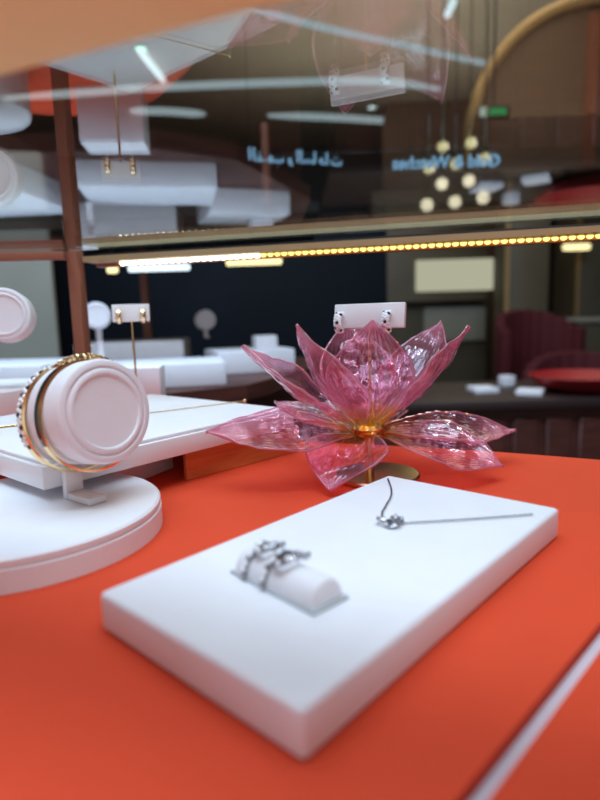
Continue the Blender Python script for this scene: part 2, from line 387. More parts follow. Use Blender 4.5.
# the ring slot in tray coordinates
def to_tray(p): d = Vector((p[0], p[1])) - tc; return (d.dot(e1), d.dot(e2))
rc = Vector((-0.0075, 0.2100)); rdir = Vector((0.033, -0.036)).normalized(); ra = math.atan2(rdir.y, rdir.x)
solo('jewellery_tray', B().box((tc.x, tc.y, Z0 + TH / 2 + 0.0001), (tl, tw, TH), ta, 0.0022, 3), 'white',
     'white rectangular tray on the red table carrying two rings and a necklace', 'tray', origin=(tc.x, tc.y, Z0))
# ring roll
roll = thing('ring_roll', 'small white cushion roll set in a grey slot in the tray, wearing two rings', 'ring holder', (rc.x, rc.y, Z0 + TH))
part('slot_rim', B().box((rc.x, rc.y, Z0 + TH + 0.0007), (0.050, 0.0185, 0.0013), ra, 0.0005, 1), 'slot', roll)
RR = 0.0085
rm = frame((rc.x, rc.y, Z0 + TH + 0.0016), (rdir.x, rdir.y, 0))
rb = B(); hl = 0.0232; prof = [(0, -hl), (RR * 0.7, -hl), (RR * 0.93, -hl + 0.001), (RR, -hl + 0.003), (RR, hl - 0.003), (RR * 0.93, hl - 0.001), (RR * 0.7, hl), (0, hl)]
rb.lathe(prof, 28, rm)
bmesh.ops.bisect_plane(rb.bm, geom=rb.bm.verts[:] + rb.bm.edges[:] + rb.bm.faces[:], plane_co=(0, 0, Z0 + TH + 0.0014), plane_no=(0, 0, 1), clear_inner=True)
part('cushion', rb, 'white', roll)
sb = B(); sb.lathe([(0, -0.35), (0.75, -0.1), (1.0, 0.15), (0.6, 0.5), (0, 0.5)], 7); st_me = sb.mesh('stone', 'stone', False)
sb = B(); sb.lathe([(0, -0.35), (0.75, -0.1), (1.0, 0.15), (0.6, 0.5), (0, 0.5)], 7); bk_me = sb.mesh('dark_stone', 'black', False)
sb = B(); sb.lathe([(0, -0.35), (0.75, -0.1), (1.0, 0.15), (0.6, 0.5), (0, 0.5)], 7); dk_me = sb.mesh('grey_stone', 'steel', False)
def stone(par, me, pos, nrm, r, name='stone'):
    m = frame(pos, nrm, (0.3, 0.7, 0.2)); m = Matrix.Translation(-wloc(par)) @ m @ Matrix.Diagonal((r, r, r, 1))
    return inst(name, me, par, m)
def make_ring(off, label, lean, big):
    c = Vector((rc.x, rc.y, Z0 + TH + 0.0016)) + Vector((rdir.x, rdir.y, 0)) * off
    t = thing('diamond_ring', label, 'ring', (c.x, c.y, c.z), 'rings on the cushion roll')
    ax = Vector((rdir.x, rdir.y, 0.0)); m = frame(c, ax)                  # X axis = up
    bd_ = part('band', B().band(0.0087, 0.0028, 0.0010, -88, 88, 40, m), 'steel', t)
    for k in range(13):
        a = math.radians(-84 + 14 * k); n = m.to_3x3() @ Vector((math.cos(a), math.sin(a), 0))
        stone(bd_, st_me if k % 3 else dk_me, c + n * 0.0099, n, 0.0013)
    # a leaf-shaped loop of stones crossing over the top, leaning along the roll
    pts = []
    for k in range(21):
        a = 2 * math.pi * k / 20; th = math.radians(-6 + 40 * math.sin(a) * big)
        s = lean * 0.0050 * big * (1 - math.cos(a))
        rr = 0.0105 + 0.0018 * math.sin(a / 2) ** 2
        pts.append(m @ Vector((rr * math.cos(th), rr * math.sin(th), s)))
    lp_ = part('loop', B().tube(pts[:-1], 0.0011, 8, True), 'steel', t)
    for k in range(16):
        p = pts[int(k * 20 / 16)]; n = (p - c - ax * (p - c).dot(ax)).normalized()
        stone(lp_, st_me if k % 2 else dk_me, p + n * 0.0010, n, 0.0013)
    return t
make_ring(-0.0150, 'smaller diamond ring near the end of the white cushion roll', 1, 0.8)
make_ring(-0.0030, 'larger diamond ring around the middle of the white cushion roll', 1, 1.0)

# necklace on the tray
ZT = TH + 0.0012
neck_px = [(388, 479), (391, 488), (391, 496), (386, 505), (382, 513), (384, 520)]
np_ = [onz(x, y, ZT) for x, y in neck_px]
pend = onz(390, 523, ZT)
nk = thing('pendant_necklace', 'fine silver necklace with a knotted diamond pendant lying on the white tray', 'necklace', tuple(pend))
lk = B()
lk.tube([(0.0009 * math.cos(a), 0.00045 * math.sin(a), 0) for a in [2 * math.pi * k / 10 for k in range(10)]], 0.00022, 5, True)
link_me = lk.mesh('link', 'steel')
def chain(par, pts, step=0.00135, me=link_me, sc=1.0, name='chain', mat='steel'):
    """one mesh of many tiny links"""
    P = catmull(pts, 10) if len(pts) > 2 else [Vector(pts[0]).lerp(Vector(pts[1]), k / 20) for k in range(21)]
    bm = bmesh.new(); acc = 0.0; k = 0; nxt = 0.0
    for a, b in zip(P, P[1:]):
        sl = (b - a).length
        while nxt <= acc + sl and sl > 0:
            p = a.lerp(b, (nxt - acc) / sl); x = (b - a).normalized()
            m = frame(p, (0, 0, 1) if abs(x.z) < 0.9 else (0, 1, 0), x)
            m = m @ Matrix.Rotation(math.radians(90 if k % 2 else 10), 4, 'X') @ Matrix.Scale(sc, 4)
            n0 = len(bm.verts); bm.from_mesh(me); bm.verts.ensure_lookup_table()
            bmesh.ops.transform(bm, matrix=m, verts=bm.verts[n0:])
            nxt += step * sc; k += 1
        acc += sl
    me2 = bpy.data.meshes.new(name); bmesh.ops.translate(bm, vec=-wloc(par), verts=bm.verts); bm.to_mesh(me2); bm.free()
    me2.materials.append(M[mat]); me2.shade_smooth()
    o = link(name, me2, par); o['kind'] = 'stuff'; return o
chain(nk, np_)
chain(nk, [onz(396, 523, ZT), onz(465, 519, ZT), onz(532, 514, ZT)])
for k, (ox, oy, rr) in enumerate(((-0.0026, 0.001, 0.0034), (0.0030, 0.0016, 0.0034), (0.0006, -0.0026, 0.0032))):
    c = pend + Vector((ox, oy, 0.0012)); tilt = Matrix.Rotation(0.35 * (k - 1), 4, 'X') @ Matrix.Rotation(0.25 * (1 - k), 4, 'Y')
    m = Matrix.Translation(c) @ tilt
    lq = part('loop', B().tube([(rr * math.cos(a), rr * math.sin(a), 0) for a in [2 * math.pi * q / 20 for q in range(20)]], 0.0009, 8, True, m), 'steel', nk)
    for q in range(9):
        a = 2 * math.pi * q / 9; p = m @ Vector((rr * math.cos(a), rr * math.sin(a), 0.0009)); stone(lq, st_me if q % 2 else dk_me, p, m.to_3x3() @ Vector((0, 0, 1)), 0.0009)
stone(nk, st_me, pend + Vector((0, 0.0005, 0.0022)), (0.1, -0.5, 1), 0.0018, 'centre_stone')

# ================================================================== PINK GLASS LOTUS
FC = V(0.0495, 0.4085, 0.036)
lotus = thing('glass_lotus', 'large translucent pink glass lotus flower on a brass foot', 'ornament', (FC.x, FC.y, Z0))
part('base_plate', B().lathe([(0, 0.0001), (0.030, 0.0001), (0.031, 0.001), (0.031, 0.0028), (0.030, 0.004), (0.012, 0.0046), (0, 0.0048)], 48, Matrix.Translation((FC.x + 0.006, FC.y, Z0))), 'brass', lotus)
part('stem', B().tube([(FC.x, FC.y, Z0 + 0.004), (FC.x, FC.y, Z0 + 0.036)], 0.0038, 16), 'brass', lotus)
part('collar', B().lathe([(0.0, -0.004), (0.008, -0.004), (0.012, -0.001), (0.013, 0.002), (0.010, 0.005), (0.0, 0.006)], 24, Matrix.Translation(FC)), 'brass', lotus)
def petal(tip, bulge, Wd, cup, roll=0.0, r0=0.007, dz=0.0, peak=0.55, curl=0.0, seed=0):
    h = Vector((tip.x - FC.x, tip.y - FC.y, 0)).normalized()
    base = FC + h * r0 + Vector((0, 0, dz)); ax = tip - base; Ln = ax.length; t = ax.normalized()
    up = Vector((0, 0, 1)); side = h.cross(up)                                # horizontal, across the petal
    nrm = side.cross(t)                                                        # towards the inside / top
    if nrm.z < 0 and abs(t.z) < 0.95: nrm = -nrm
    elif abs(t.z) >= 0.95 and nrm.dot(h) > 0: nrm = -nrm
    ctrl = base + ax * 0.48 - nrm * bulge * Ln
    nu, nv = 64, 30; rnd = random.Random(seed); ph = rnd.random() * 6
    bm = bmesh.new(); uvl = bm.loops.layers.uv.new('UVMap'); grid = []
    for i in range(nu + 1):
        u = i / nu; p = bez(base, ctrl, tip, u)
        tg = ((ctrl - base) * (1 - u) + (tip - ctrl) * u).normalized()
        R = Matrix.Rotation(roll, 3, tg)
        sd = R @ side; ni = sd.cross(tg)
        if ni.dot(R @ nrm) < 0: ni = -ni
        if u <= peak: pf = max(0.12 * (1 - u), math.sin(math.pi / 2 * u / peak) ** 0.9)
        else: pf = math.sin(math.pi / 2 * (1 - u) / (1 - peak)) ** 0.95
        w = 1.28 * Wd * pf
        if i == nu: w = Wd * 0.015
        row = []
        for j in range(nv + 1):
            v = j / nv * 2 - 1; phi = cup * v
            q = p + sd * (w * math.sin(phi) / max(cup, 0.05)) + ni * (w * (1 - math.cos(phi)) / max(cup, 0.05))
            q += ni * (0.0011 * math.sin(9 * u + ph + 2.2 * v) * abs(v) ** 1.5 + 0.0007 * math.sin(17 * u - 3 * v + ph) + curl * v * abs(v) * u * u)
            fade = min(1, u * 4) * min(1, (1 - u) * 5)
            q += ni * fade * (0.0016 * mnoise.noise(Vector((q.x, q.y, q.z)) * 75 + Vector((seed * 3.1, 0, 0))) + 0.0009 * mnoise.noise(Vector((q.x, q.y, q.z)) * 170 + Vector((0, seed * 1.7, 0))))
            row.append(bm.verts.new(q - lotus.location))
        grid.append(row)
    for i in range(nu):
        for j in range(nv):
            fc = bm.faces.new((grid[i][j], grid[i + 1][j], grid[i + 1][j + 1], grid[i][j + 1]))
            for lp, (uu, vv) in zip(fc.loops, ((i, j), (i + 1, j), (i + 1, j + 1), (i, j + 1))): lp[uvl].uv = (uu / nu, vv / nv)
    me = bpy.data.meshes.new('petal'); bm.to_mesh(me); bm.free(); me.materials.append(M['petal']); me.shade_smooth()
    o = link('petal', me, lotus)
    md = o.modifiers.new('thickness', 'SOLIDIFY'); md.thickness = 0.0013; md.offset = 0
    return o
FY = FC.y
# upper ring
petal(aty(242, 346, FY - 0.020), 0.13, 0.022, 0.80, -0.25, dz=0.004, seed=1)
petal(aty(297, 325, FY - 0.055), 0.16, 0.022, 0.75, -0.25, dz=0.004, peak=0.5, seed=2)
petal(aty(348, 321, FY + 0.065), 0.15, 0.025, 0.70, 0.0, dz=0.004, peak=0.5, seed=3)
petal(aty(373, 320, FY - 0.040), 0.16, 0.0265, 0.80, 0.0, dz=0.005, peak=0.46, seed=4)
petal(aty(441, 321, FY + 0.055), 0.15, 0.023, 0.70, 0.1, dz=0.004, peak=0.5, seed=5)
petal(aty(469, 326, FY - 0.012), 0.17, 0.021, 0.85, -0.10, dz=0.004, seed=6)
# lower ring
petal(aty(206, 432, FY - 0.025), 0.08, 0.021, 0.70, -0.45, dz=-0.001, peak=0.52, seed=7)
petal(aty(275, 402, FY + 0.060), 0.10, 0.022, 0.70, 0.0, dz=-0.001, seed=8)
petal(onz(330, 491, 0.0045), -0.14, 0.026, 0.45, 0.0, dz=-0.002, peak=0.46, seed=9)
petal(aty(516, 430, FY + 0.035), 0.05, 0.021, 0.60, 0.28, dz=-0.001, seed=10)
petal(onz(503, 466, 0.011), 0.0, 0.024, 0.55, 0.35, dz=-0.002, seed=11)
petal(V(0.075, FY + 0.115, 0.035), 0.06, 0.022, 0.60, 0.0, dz=-0.001, seed=12)

# ------------------------------------------------------------------ earring cards on rods, with earrings
hs = B(); hs.tube([(0.0046 * math.cos(a), 0.0058 * math.sin(a), 0) for a in [math.radians(q) for q in range(-150, 151, 20)]], 0.0015, 8)
hoop_me = hs.mesh('hoop', 'silver')
hg = B(); hg.tube([(0.0046 * math.cos(a), 0.0058 * math.sin(a), 0) for a in [math.radians(q) for q in range(-150, 151, 20)]], 0.0015, 8)
hoop_gold = hg.mesh('gold_hoop', 'gold')
def earring(pos, facing, label, group, gold=False):
    """a small pave hoop hanging on a card; facing = horizontal direction out of the card"""
    t = thing('hoop_earring', label, 'earring', tuple(pos), group)
    fz = Vector(facing).normalized(); sd = Vector((0, 0, 1)).cross(fz).normalized()
    # local x = out of card, y = up, z = sideways
    m = Matrix(((fz.x, 0, sd.x, 0), (fz.y, 0, sd.y, 0), (fz.z, 1, sd.z, 0), (0, 0, 0, 1)))
    inst('hoop', hoop_gold if gold else hoop_me, t, m @ Matrix.Diagonal((1, 1, 1.7, 1)))
    for r in (-1, 0, 1):
        for k in range(10):
            if gold and (r or k % 2): continue
            a = math.radians(-105 + 21 * k + (10 if r else 0))
            n = Vector((math.cos(a), math.sin(a), r * 0.75)).normalized()
            p = Vector((0.0046 * math.cos(a), 0.0058 * math.sin(a), r * 0.0015)) + Vector((n.x, n.y, n.z * 0.6)) * 0.0014
            dark = (k * 2 + r) % 5 == 0
            mm = m @ frame(p, n, (0.2, 0.3, 0.9)) @ Matrix.Diagonal((0.0012, 0.0012, 0.0012, 1))
            inst('stone', bk_me if dark else st_me, t, mm)
    return t
# front card over the lotus
cc = aty(369.5, 316, FY); fdir = Vector((-0.42, -0.9, 0)).normalized(); sdir = Vector((1.0, 0.14, 0)).normalized()
def card(name, c, fd, w, h, th, label, rod_z, rod_mat, foot=None):
    t = thing(name, label, 'earring stand', (c.x, c.y, rod_z))
    sd = Vector((0, 0, 1)).cross(fd).normalized()
    m = Matrix(((sd.x, -fd.x, 0, c.x), (sd.y, -fd.y, 0, c.y), (0, 0, 1, c.z), (0, 0, 0, 1))) @ Matrix.Rotation(math.radians(-10), 4, 'X')
    part('card', B().box((0, 0, 0), (w, th, h), 0, 0.0008, 2, m), 'gloss_white', t)
    part('rod', B().tube([(c.x, c.y + 0.001, rod_z), (c.x, c.y + 0.001, c.z - h / 2 + 0.001)], 0.0011, 10), 'brass', t)
    if foot: part('foot', B().lathe([(0, 0), (foot, 0), (foot, 0.003), (foot * 0.9, 0.004), (0, 0.004)], 28, Matrix.Translation((c.x, c.y, rod_z))), 'gloss_white', t)
    return t
card('earring_stand', cc, fdir, 0.0520, 0.0175, 0.005, 'white earring card on a thin brass rod rising from the pink flower', FC.z + 0.0055, 'brass')
csd = Vector((0, 0, 1)).cross(fdir).normalized()
for o_ in (-0.0205, 0.0145):
    earring(cc + csd * o_ + fdir * 0.0052 + Vector((0, 0, -0.0040)), fdir, 'silver hoop earring set with black and white stones, clipped to the card above the flower', 'earrings on the card above the flower')

# ================================================================== ROUND WHITE PLINTH with the bracelet bust
DC = Vector((-0.1600, 0.3135)); DR = 0.0760; DH = 0.0168
solo('round_plinth', B().lathe([(0, 0.0001), (DR + 0.0008, 0.0001), (DR + 0.0008, DH - 0.0055), (DR - 0.0004, DH - 0.0050), (DR - 0.0004, DH - 0.0042), (DR + 0.0004, DH - 0.0038), (DR + 0.0004, DH - 0.0012), (DR - 0.001, DH), (0, DH)], 96),
     'white', 'round white plinth on the red table with a bracelet bust standing on it', 'plinth', origin=(0, 0, 0)).location = (DC.x, DC.y, Z0)
bn = Vector((0.80, -0.60, 0.13)).normalized(); bh = Vector((bn.x, bn.y, 0)).normalized()
sp = onz(74, 497, DH); sp.z = Z0 + DH
bc = aty(108, 411, sp.y - 0.020) - bn * 0.0225
def bracelet_bust(label, sp, bc, bn, R=0.0292, half=0.0225, z_foot=None):
    bh = Vector((bn.x, bn.y, 0)).normalized(); zf = sp.z
    t = thing('bracelet_bust', label, 'bracelet stand', tuple(sp))
    m = frame(bc, bn)
    prof = [(0, -half), (R * 0.86, -half), (R * 0.97, -half + 0.002), (R, -half + 0.005), (R, half - 0.003), (R * 0.97, half - 0.0008), (R * 0.92, half), (R * 0.86, half),
            (R * 0.83, half - 0.0012), (R * 0.80, half + 0.0002), (R * 0.75, half + 0.0008), (R * 0.71, half + 0.0006), (R * 0.69, half - 0.0006), (0, half - 0.0006)]
    part('drum', B().lathe(prof, 72, m), 'white', t)
    # stem: a strap going down from the drum, then a tongue lying forward
    w = 0.0115; th = 0.0042
    rz = math.atan2(bh.y, bh.x)
    top = bc.z - R + 0.002
    part('stem', B().box((sp.x, sp.y, (zf + top) / 2), (th, w, top - zf - 0.0004), rz, 0.0008), 'gloss_white', t)
    f = sp + bh * 0.0135
    part('tongue', B().box((f.x, f.y, zf + 0.0023), (0.0225, w, 0.0042), rz, 0.0009), 'gloss_white', t)
    return t, m
bust, bm_ = bracelet_bust('round white bracelet bust wearing two bangles on the round plinth', sp, bc, bn)
BR = 0.0292
def bangle_frame(off, drop): return frame(bc + bn * off + Vector((0, 0, -drop)), bn)
# outer pave bangle, at the back of the drum (X axis of the frame points up)
m1 = bangle_frame(-0.0115, 0.0016)
b1 = thing('pave_bangle', 'gold bangle set with pale and dark stones at the back of the white bust', 'bangle', tuple(m1.translation), 'bangles on the bust')
bb1 = part('band', B().band(BR + 0.0016, 0.0060, 0.0013, 0, 360, 96, m1), 'gold', b1)
for r in (-1, 1):
    for k in range(44):
        a = math.radians(-20 + 200 * k / 43 + (2.3 if r > 0 else 0)) if False else math.radians(-110 + 220 * k / 43 + (2.3 if r > 0 else 0))
        n = m1.to_3x3() @ Vector((math.cos(a), math.sin(a), 0))
        stone(bb1, bk_me if (k + r) % 4 == 0 else st_me, m1.translation + n * (BR + 0.0031) + bn * (r * 0.0014), n, 0.0014)
m2 = bangle_frame(0.0062, 0.0016)
b2 = thing('enamel_bangle', 'slim gold bangle with a black enamel arc and a jewelled clasp on the white bust', 'bangle', tuple(m2.translation), 'bangles on the bust')
bb2 = part('band', B().band(BR + 0.0016, 0.0044, 0.0013, 0, 360, 96, m2), 'gold', b2)
part('enamel_inlay', B().band(BR + 0.0027, 0.0034, 0.0007, 18, 112, 40, m2), 'enamel', b2)
rope = []
for k in range(90):
    s = k / 89; a = math.radians(30 - 62 * s); w_ = math.sin(math.pi * s) * 0.0022
    rope.append(m2 @ Vector(((BR + 0.0042) * math.cos(a) + 0.0012 * math.cos(k * 0.75), (BR + 0.0042) * math.sin(a), w_ * math.sin(k * 0.75))))
part('twisted_clasp', B().tube(rope, 0.0010, 8), 'gold', b2)
for k in range(20):
    a = math.radians(34 - 66 * k / 19); n = m2.to_3x3() @ Vector((math.cos(a), math.sin(a), 0))
    stone(bb2, bk_me if k % 2 else st_me, m2.translation + n * (BR + 0.0052) + bn * (0.0012 if k % 2 else -0.0012), n, 0.0012)

# ================================================================== SQUARE NECKLACE TRAY on its supports
ang = math.atan2(0.178, 0.134) - math.radians(3.0)
u1 = Vector((math.cos(ang), math.sin(ang))); u2 = Vector((-u1.y, u1.x))
qz0, qz1 = 0.0235, 0.0375
c0 = Vector((-0.151, 0.322)); LT, WT = 0.226, 0.205
qc = c0 + u1 * LT / 2 + u2 * WT / 2
sq = thing('necklace_tray', 'large square white tray with fine gold chains raised above the red table', 'tray', (qc.x, qc.y, Z0 + qz0))
part('frame', B().box((qc.x, qc.y, Z0 + (qz0 + qz1) / 2), (LT, WT, qz1 - qz0), ang, 0.001), 'gloss_white', sq)
part('pad', B().box((qc.x, qc.y, Z0 + qz1 + 0.0012), (LT - 0.006, WT - 0.006, 0.0026), ang, 0.0008), 'white', sq)
blk = c0 + u1 * 0.080 + u2 * 0.075
solo('tray_riser', B().box((blk.x, blk.y, Z0 + qz0 / 2), (0.085, 0.075, qz0 - 0.0004), ang + 0.25, 0.001), 'gloss_white',
     'low pale block propping up the square necklace tray', 'riser')
p0, p1 = Vector((-0.088, 0.417)), Vector((-0.003, 0.500)); pm = (p0 + p1) / 2; pdv = p1 - p0
solo('wood_board', B().box((pm.x, pm.y, Z0 + 0.0115), (pdv.length, 0.004, 0.0228), math.atan2(pdv.y, pdv.x), 0.0004, 1), 'board',
     'orange brown wooden board on edge under the square tray', 'board')
ZP = qz1 + 0.0031
gl = B(); gl.tube([(0.0009 * math.cos(a), 0.00050 * math.sin(a), 0) for a in [2 * math.pi * k / 10 for k in range(10)]], 0.00026, 5, True)
gl_me = gl.mesh('gold_link', 'gold')
c_a, c_b = onz(100, 419, ZP), onz(245, 401, ZP)
g1 = thing('gold_chain', 'thin straight gold chain laid across the square white tray', 'necklace', tuple(c_a))
chain(g1, [c_a, c_b], 0.0014, gl_me, 1.0, 'chain', 'gold')
part('clasp', B().ball(c_b, 0.0022, 10, 8), 'gold', g1)
g2a, g2b = onz(-30, 431, ZP), onz(32, 424, ZP)
g2 = thing('gold_chain', 'thick braided gold chain on the square tray behind the bangles', 'necklace', tuple(g2a))
chain(g2, [g2a, g2b], 0.0014, gl_me, 1.5, 'chain', 'gold')
off = Vector((0.0016, 0.0026, 0)); chain(g2, [g2a + off, g2b + off], 0.0014, gl_me, 1.5, 'chain', 'gold')

# ------------------------------------------------------------------ things further along the red table
ep = aty(131, 313, 0.575)
pl = Vector((ep.x, ep.y, Z0))
solo('earring_plinth', B().lathe([(0, 0.0001), (0.037, 0.0001), (0.038, 0.002), (0.038, 0.026), (0.037, 0.028), (0, 0.028)], 48), 'white',
     'small round white plinth under the gold earring card, behind the square tray', 'plinth').location = pl
card('earring_stand', ep, Vector((0.25, -1, 0)).normalized(), 0.036, 0.017, 0.005, 'white card of gold earrings on a rod beside the copper post', Z0 + 0.0282, 'brass', 0.012)
fd2 = Vector((0.25, -1, 0)).normalized()
for o_ in (-0.0115, 0.0115): earring(ep + Vector((0, 0, 1)).cross(fd2).normalized() * o_ + fd2 * 0.0052 + Vector((0, 0, -0.003)), fd2, 'gold hoop earring clipped to the white card beside the copper post', 'gold earrings on the far card', True)
wb = aty(150, 369, 0.72)
solo('display_block', B().box((-0.215, 0.735, Z0 + 0.031), (0.075, 0.05, 0.0618), 0.1, 0.002), 'white', 'small white display block behind the square tray near the table edge', 'block')
lp = Vector((-0.345, 0.62))
solo('oval_plinth', B().lathe([(0, 0.0001), (0.072, 0.0001), (0.073, 0.002), (0.073, 0.053), (0.071, 0.055), (0, 0.055)], 64), 'white',
     'tall round white plinth carrying the plain bracelet bust', 'plinth').location = (lp.x, lp.y, Z0)
lsp = Vector((-0.322, 0.590, Z0 + 0.055)); lbc = aty(6, 316, 0.578)
bracelet_bust('plain pinkish white bracelet bust without bangles on the tall plinth', lsp, lbc, Vector((0.25, -0.95, 0.1)).normalized(), 0.0262, 0.016)

# ================================================================== THE NEIGHBOURING WHITE DISPLAY beyond the post
nb = thing('neighbour_display', 'low dark red display table behind the showcase holding white trays', 'table', (-0.4, 1.3, 0))
nbpoly = [(-0.95, 0.98), (-0.22, 0.98), (-0.10, 1.06), (0.04, 1.42), (0.02, 1.75), (-0.95, 1.75)]
part('table_top', B().prism(nbpoly, Z0 - 0.035, Z0 - 0.005), 'maroon', nb, False)
part('carcass', B().prism([(-0.93, 1.0), (-0.24, 1.0), (-0.12, 1.08), (0.02, 1.42), (0.0, 1.73), (-0.93, 1.73)], 0, Z0 - 0.0352), 'maroon', nb, False)
for (cx, cy, sx, sy, h, rz, lab) in ((-0.27, 1.12, 0.24, 0.16, 0.045, 0.2, 'long white tray at the near edge of the dark red display table'),
                                (-0.60, 1.15, 0.28, 0.20, 0.050, -0.1, 'wide white tray on the dark red table beside the copper post'),
                                (-0.12, 1.36, 0.18, 0.16, 0.052, 0.35, 'white tray with a little block on it on the dark red table'),
                                (-0.42, 1.48, 0.26, 0.18, 0.075, 0.1, 'higher white tray at the back of the dark red table')):
    solo('white_tray', B().box((cx, cy, Z0 - 0.0048 + h / 2), (sx, sy, h), rz, 0.004), 'white', lab, 'tray')
solo('small_block', B().box((-0.08, 1.36, Z0 + 0.0474 + 0.015), (0.05, 0.05, 0.03), 0.3, 0.003), 'white', 'little white block standing on the far white tray', 'block')
for (px, py, Y, zb, lab) in ((97, 316, 1.14, 0.045, 'round pale bracelet bust standing on the wide white tray'), (205, 320, 1.50, 0.070, 'round pale bracelet bust standing on the higher white tray')):
    c = aty(px, py, Y); s_ = Vector((c.x, Y + 0.004, Z0 + zb + 0.0004))
    bracelet_bust(lab, s_, c, Vector((0.3, -0.95, 0.05)).normalized(), 0.026, 0.018)
def led_strip(px0, px1, py, Y, mat, label, h=0.014, top=None):
    a, b = aty(px0, py, Y), aty(px1, py, Y); c = (a + b) / 2; ln = (b - a).length
    t = thing('led_strip', label, 'light strip', (c.x, c.y, c.z + h * 0.9))
    part('channel', B().box((c.x, c.y + 0.004, c.z + h * 0.75), (ln + 0.02, 0.02, h * 0.4), 0, 0.001), 'dark_metal', t)
    part('diffuser', B().box((c.x, c.y, c.z), (ln, 0.012, h), 0, h * 0.3), mat, t)
    part('hanger', B().tube([(c.x, c.y + 0.004, c.z + h * 0.95), (c.x, c.y + 0.004, top or Z0 + 0.325)], 0.002, 8), 'dark_metal', t)
    return t
ca = thing('canopy_frame', 'dark canopy frame over the dark red display table', 'canopy', (-0.45, 1.5, Z0))
part('canopy_board', B().box((-0.45, 1.5, Z0 + 0.335), (1.0, 0.62, 0.02)), 'dark_metal', ca, False)
for x, y in ((-0.93, 1.21), (-0.93, 1.72), (-0.45, 1.72)):
    part('canopy_post', B().box((x, y, Z0 + 0.16), (0.02, 0.02, 0.329)), 'copper', ca, False)
led_strip(107, 118, 270, 1.30, 'led_warm', 'short dim lamp under the canopy nearest the copper post')
led_strip(128, 190, 268, 1.30, 'led_cool', 'cool white light strip under the canopy')
led_strip(226, 282, 262, 1.34, 'led_warm', 'yellow light strip under the canopy')

# ================================================================== THE SHOP: counters, columns, chairs, arch, lamps, sign
solo('navy_partition', B().box((-0.45, 2.75, 0.80), (1.75, 0.06, 1.5), 0, 0.005), 'navy', 'low dark navy partition wall behind the white trays', 'partition')
solo('olive_partition', B().box((-1.55, 2.3, 0.9), (1.1, 0.06, 1.8), 0.25, 0.005), 'cream_wall', 'olive cream partition panel beyond the copper post', 'partition')
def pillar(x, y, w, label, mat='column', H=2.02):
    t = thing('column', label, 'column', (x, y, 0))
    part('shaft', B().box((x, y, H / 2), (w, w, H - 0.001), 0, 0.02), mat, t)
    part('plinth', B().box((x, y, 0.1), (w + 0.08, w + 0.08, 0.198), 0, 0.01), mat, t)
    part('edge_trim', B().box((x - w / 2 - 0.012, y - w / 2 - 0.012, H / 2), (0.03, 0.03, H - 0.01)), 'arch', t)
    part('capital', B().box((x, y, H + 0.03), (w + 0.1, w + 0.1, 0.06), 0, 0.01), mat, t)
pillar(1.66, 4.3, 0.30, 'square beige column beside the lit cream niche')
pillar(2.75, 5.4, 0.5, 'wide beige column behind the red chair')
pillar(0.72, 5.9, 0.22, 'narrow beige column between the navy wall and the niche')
# lit niche cabinet
nc = thing('lit_cabinet', 'tall display cabinet with a glowing cream shelf niche', 'cabinet', (1.3, 5.2, 0))
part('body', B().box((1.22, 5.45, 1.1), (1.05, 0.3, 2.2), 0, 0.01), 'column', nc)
a, b = aty(416, 292, 5.27), aty(494, 258, 5.27)
part('light_panel', B().box(((a.x + b.x) / 2, 5.28, (a.z + b.z) / 2), (b.x - a.x, 0.03, abs(b.z - a.z)), 0, 0.01), 'niche', nc)
a, b = aty(424, 342, 5.25), aty(486, 306, 5.25)
part('shelf_panel', B().box(((a.x + b.x) / 2, 5.27, (a.z + b.z) / 2), (b.x - a.x, 0.04, abs(b.z - a.z)), 0, 0.01), 'cream_wall', nc)
part('shelf', B().box((1.22, 5.22, aty(455, 299, 5.2).z), (0.95, 0.16, 0.04), 0, 0.005), 'column', nc)
# counter with red top and maroon panels
cz = 0.80; cy0 = 2.05
ct = thing('panelled_counter', 'maroon panelled counter with a dark brown top behind the showcase', 'counter', (1.1, 2.3, 0))
part('counter_body', B().box((1.15, 2.33, (cz - 0.04) / 2), (2.0, 0.5, cz - 0.04)), 'maroon', ct, False)
part('counter_top', B().box((1.15, 2.31, cz - 0.02), (2.06, 0.58, 0.0398), 0, 0.006), 'dark_top', ct)
for k in range(16):
    x = 0.22 + k * 0.122
    part('panel', B().box((x, 2.07, 0.39), (0.092, 0.02, 0.66), 0, 0.006, 1), 'maroon', ct)
def on_counter(px0, px1, py, h, d, lab, rz=0.0, mat='white'):
    a = onz(px0, py, cz - Z0); b = onz(px1, py, cz - Z0); c = (a + b) / 2; w = (b - a).length
    yy = min(2.52, max(2.14, c.y)); k = yy / c.y
    solo('white_tray', B().box((c.x * k, yy, cz + h / 2 + 0.0002), (w * k, d, h), rz, 0.004), mat, lab, 'tray')
on_counter(470, 495, 392, 0.022, 0.10, 'pale grey tray on the counter farthest from the red bowl', 0.1)
on_counter(500, 513, 386, 0.045, 0.05, 'taller pale box between two flat trays on the maroon counter', 0.3)
on_counter(517, 543, 401, 0.020, 0.10, 'pale grey tray on the counter next to the red bowl', -0.5)
p = onz(582, 405, cz - Z0); yy = 2.2; k = yy / p.y
rb_ = thing('red_bowl', 'wide shallow glossy red bowl on the maroon counter', 'bowl', (p.x * k, yy, cz + 0.0003))
bb = B(); bb.lathe([(0, 0.0), (0.10, 0.0), (0.17, 0.03), (0.20, 0.062), (0.195, 0.066), (0.16, 0.036), (0.09, 0.010), (0, 0.008)], 40, Matrix.Translation(rb_.location)); part('shell', bb, 'bright_red', rb_)
